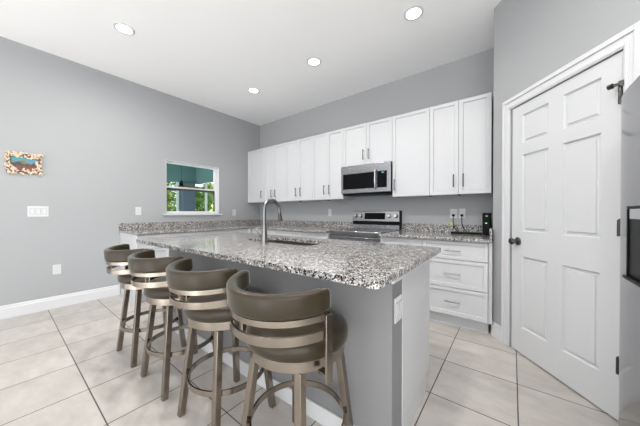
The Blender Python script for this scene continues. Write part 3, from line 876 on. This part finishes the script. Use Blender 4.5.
BO = -0.047                              # the back sits a little behind the middle of the seat
TILT = R(4)
BL = (0, BO + 0.8 * math.sin(TILT), 0.002)
def bar_stool():
    t = thing('bar_stool', 'x', 'bar stool', (0, 0, 0), 0, 'leather bar stools along the island')
    bm = NB()
    lathe(bm, [(0, 0.691), (0.12, 0.690), (0.180, 0.687), (0.207, 0.680), (0.221, 0.668), (0.2265, 0.650), (0.227, 0.632), (0.224, 0.617), (0.216, 0.610), (0, 0.610)], 56)
    obj('seat_cushion', bm, M_leather, t, smooth=True, angle=60)
    bm = NB(); lathe(bm, [(0, 0.6095), (0.210, 0.6095), (0.210, 0.568), (0.203, 0.564), (0, 0.564)], 56)
    obj('seat_ring', bm, M_stool, t, smooth=True)
    for sx in (-1, 1):
        for sy in (-1, 1):
            bm = NB()
            def sq(c, z, h): return [bm.verts.new((c[0] + a * h, c[1] + b * h, z)) for a, b in ((-1, -1), (1, -1), (1, 1), (-1, 1))]
            A = sq((sx * 0.182, sy * 0.182), 0.0005, 0.0165); B = sq((sx * 0.130, sy * 0.130), 0.5635, 0.0165)
            for k in range(4): bm.faces.new((A[k], A[(k + 1) % 4], B[(k + 1) % 4], B[k]))
            bm.faces.new(A); bm.faces.new(B)
            leg = obj('leg', bm, M_stool, t, bevel=0.002, seg=1)
    bm = NB(); sweep_arc(bm, [(0.204, 0.236), (0.212, 0.236), (0.212, 0.264), (0.204, 0.264)], 0, 2 * PI, 64, True)
    obj('foot_ring', bm, M_stool, t, smooth=True)
    # curved padded back: opens to +y
    bm = NB()
    prof = rounded_prof(0.222, 0.258, 0.808, 0.897, 0.014, 5)
    a0, a1 = R(-170), R(-9)
    n = 48
    rings = []
    zm = 0.855; rm = 0.24
    for i in range(n + 1):
        u = i / n
        a = a0 + (a1 - a0) * u
        e = min(u, 1 - u) * n
        s = 1.0 if e >= 3 else (0.45, 0.78, 0.93)[int(e)]
        rings.append([bm.verts.new(((rm + (r - rm) * s) * math.cos(a), (rm + (r - rm) * s) * math.sin(a), zm + (z - zm) * (0.5 + 0.5 * s))) for r, z in prof])
    L = len(prof)
    for A, B in zip(rings, rings[1:]):
        for k in range(L): bm.faces.new((A[k], B[k], B[(k + 1) % L], A[(k + 1) % L]))
    bm.faces.new(rings[0]); bm.faces.new(rings[-1][::-1])
    obj('backrest', bm, M_leather, t, smooth=True, angle=70, loc=BL).rotation_euler.x = TILT
    bm = NB(); sweep_arc(bm, [(0.244, 0.785), (0.252, 0.785), (0.252, 0.8075), (0.244, 0.8075)], R(-168), R(-12), 48)
    obj('back_band', bm, M_stool, t, smooth=True, loc=BL).rotation_euler.x = TILT
    bm = NB(); sweep_arc(bm, [(0.244, 0.717), (0.252, 0.717), (0.252, 0.750), (0.244, 0.750)], R(-168), R(-12), 48)
    obj('back_band', bm, M_stool, t, smooth=True, loc=BL).rotation_euler.x = TILT
    for s in (-1, 1):
        bm = NB()
        box(bm, 0.2525, 0.2625, -0.015, 0.015, 0.555, 0.800)
        box(bm, 0.21, 0.2523, -0.014, 0.014, 0.572, 0.586)
        bmesh.ops.rotate(bm, verts=bm.verts[:], cent=(0, 0, 0), matrix=Matrix.Rotation(R(-14) if s > 0 else R(-166), 3, 'Z'))
        obj('upright', bm, M_stool, t, bevel=0.0015, seg=1, loc=(0, BO, 0))
    return t
st = bar_stool()
for i, (x, y, rz, lab) in enumerate(((-0.763, 0.825, 0, 'taupe leather bar stool nearest to the camera, at the end of the island'),
                                  (-1.315, 0.818, 0, 'taupe leather bar stool second from the camera, between two others'),
                                  (-1.885, 0.808, 0, 'taupe leather bar stool third from the camera, between two others'),
                                  (-2.435, 0.800, 0, 'taupe leather bar stool farthest from the camera, nearest the left wall'))):
    if i == 0:
        st.location = (x, y, 0); st.rotation_euler = (0, 0, R(rz)); st['label'] = lab
    else:
        dup(st, (x, y, 0), R(rz), lab)

# ------------------------------------------------------------------ plates on the walls
def wall_plate(name, label, cat, loc, rotz, kind, w=0.072, h=0.118, group=None):
    """origin on the wall; faces -y"""
    t = thing(name, label, cat, loc, rotz, group)
    boxo('plate', (-w / 2, w / 2, -0.006, -0.0005, -h / 2, h / 2), M_plate, t, 0.002)
    if kind == 'outlet':
        for s in (-1, 1):
            f = boxo('socket', (-0.017, 0.017, -0.0085, -0.0062, s * 0.024 - 0.014, s * 0.024 + 0.014), M_plate, t, 0.002)
            bm = NB()
            for q in (-1, 1): box(bm, q * 0.0065 - 0.0012, q * 0.0065 + 0.0012, -0.0092, -0.0086, s * 0.024 - 0.003, s * 0.024 + 0.007)
            obj('slot', bm, M_slot, f)
    else:
        n = {'switch': 1, 'switch2': 2, 'switch3': 3}[kind]
        for k in range(n):
            c = (k - (n - 1) / 2) * 0.046
            boxo('rocker_gap', (c - 0.0185, c + 0.0185, -0.0066, -0.0061, -0.035, 0.035), M_slot, t)
            boxo('rocker', (c - 0.0165, c + 0.0165, -0.010, -0.0067, -0.033, 0.033), M_plate, t, 0.0015)
    return t
LW = R(90)
wall_plate('light_switch', 'white triple light switch on the left wall under the seashell frame', 'light switch', (X0, 0.290, 1.178), LW, 'switch3', 0.166, 0.124)
wall_plate('wall_outlet', 'white outlet low on the left wall above the baseboard', 'outlet', (X0, 0.437, 0.47), LW, 'outlet', group='wall outlets')
wall_plate('wall_outlet', 'white outlet above the backsplash on the near side of the window', 'outlet', (X0, 1.279, 1.189), LW, 'outlet', group='wall outlets')
wall_plate('light_switch', 'white single switch plate on the far side of the window', 'light switch', (X0, 2.893, 1.17), LW, 'switch', 0.075, 0.12)
wall_plate('wall_outlet', 'white outlet on the back wall left of the range', 'outlet', (-2.515, Y0, 1.168), 0, 'outlet', group='wall outlets')
wall_plate('wall_outlet', 'white outlet with a black plug, the one nearer the range of two side by side', 'outlet', (-0.588, Y0, 1.152), 0, 'outlet', 0.08, 0.118, 'wall outlets')
wall_plate('wall_outlet', 'white outlet of two side by side, the one nearer the pantry wall', 'outlet', (-0.493, Y0, 1.154), 0, 'outlet', 0.07, 0.118, 'wall outlets')
io = wall_plate('island_outlet', 'white double outlet plate on the grey end of the island', 'outlet', (-0.4418, 1.172, 0.70), R(90), 'switch2', 0.092, 0.118)
turned(io)

# ------------------------------------------------------------------ cables, router, strip on the short counter
def cable(label, x, z, y, end, tagged):
    t = thing('power_cable', label, 'cable', (x, y, z), 0, 'power cables on the counter')
    boxo('plug', (-0.015, 0.015, -0.042, -0.0095, -0.014, 0.014), M_dark, t, 0.004)
    pts = [Vector((0, -0.036, -0.012)), Vector((0, -0.040, -0.06)), Vector((0.006, -0.042, -0.12)), Vector((0.03, -0.06, -0.17)), Vector((0.07, -0.09, CT + 0.012 - z)), Vector((end[0] - x, end[1] - y, CT + 0.0075 - z))]
    sm = []
    for i in range(len(pts) - 1):
        p0, p1, p2, p3 = pts[max(i - 1, 0)], pts[i], pts[i + 1], pts[min(i + 2, len(pts) - 1)]
        for k in range(6):
            u = k / 6
            sm.append(0.5 * ((2 * p1) + (p2 - p0) * u + (2 * p0 - 5 * p1 + 4 * p2 - p3) * u * u + (3 * p1 - p0 - 3 * p2 + p3) * u ** 3))
    bm = NB(); tube(bm, sm + [pts[-1]], 0.0042, 8); obj('cord', bm, M_dark, t, smooth=True)
    if tagged:
        boxo('paper_tag', (-0.036, -0.006, -0.046, -0.044, -0.125, -0.085), M_yellow, t)
cable('black power cable with a yellow tag plugged into the outlet nearer the range', -0.588, 1.130, Y0, (-0.45, 3.36), True)
cable('black power cable without a tag plugged into the outlet nearer the pantry wall', -0.493, 1.130, Y0, (-0.36, 3.39), False)
def adapter():
    t = thing('power_strip', 'flat black power strip with a green top lying on the short counter', 'power strip', (-0.42, 3.33, CT + 0.0005))
    boxo('strip_case', (-0.16, 0.15, -0.028, 0.028, 0, 0.022), M_dark, t, 0.004)
    boxo('green_label', (0.0, 0.14, -0.022, 0.022, 0.0222, 0.026), M_green, t, 0.001)
adapter()
def router():
    t = thing('router', 'upright black router box with a green light on the short counter', 'router', (-0.222, 3.36, CT + 0.0005))
    boxo('case', (-0.040, 0.036, -0.085, 0.085, 0, 0.245), M_dark, t, 0.006)
    boxo('green_light', (-0.012, 0.004, -0.0865, -0.0855, 0.128, 0.136), M_led, t)
    boxo('white_mark', (-0.010, 0.010, -0.0865, -0.0855, 0.205, 0.216), M_plate, t)
router()

# ------------------------------------------------------------------ seashell picture on the left wall
def shell_frame():
    t = thing('picture_frame', 'small seashell covered frame with a beach picture on the left wall', 'picture', (X0 + 0.0005, 0.187, 1.722), R(90))
    W, H = 0.272, 0.238
    boxo('backing', (-W / 2 + 0.008, W / 2 - 0.008, -0.012, 0, -H / 2 + 0.008, H / 2 - 0.008), M_bark, t)
    boxo('picture', (-0.092, 0.090, -0.0165, -0.0122, -0.058, 0.064), M_sea, t)
    rnd = random.Random(11)
    bm = NB()
    for i in range(230):
        x = rnd.uniform(-W / 2, W / 2); z = rnd.uniform(-H / 2, H / 2)
        if -0.088 < x < 0.086 and -0.054 < z < 0.060: continue
        r = rnd.uniform(0.006, 0.014)
        m = Matrix.Translation((x, -0.0135 - rnd.uniform(0, 0.008), z)) @ Matrix.Rotation(rnd.uniform(0, PI), 4, 'Y') @ Matrix.Diagonal((1.6, 0.8, 0.8, 1))
        bmesh.ops.create_icosphere(bm, subdivisions=1, radius=r, matrix=m)
    obj('shell_border', bm, M_shell, t)
shell_frame()
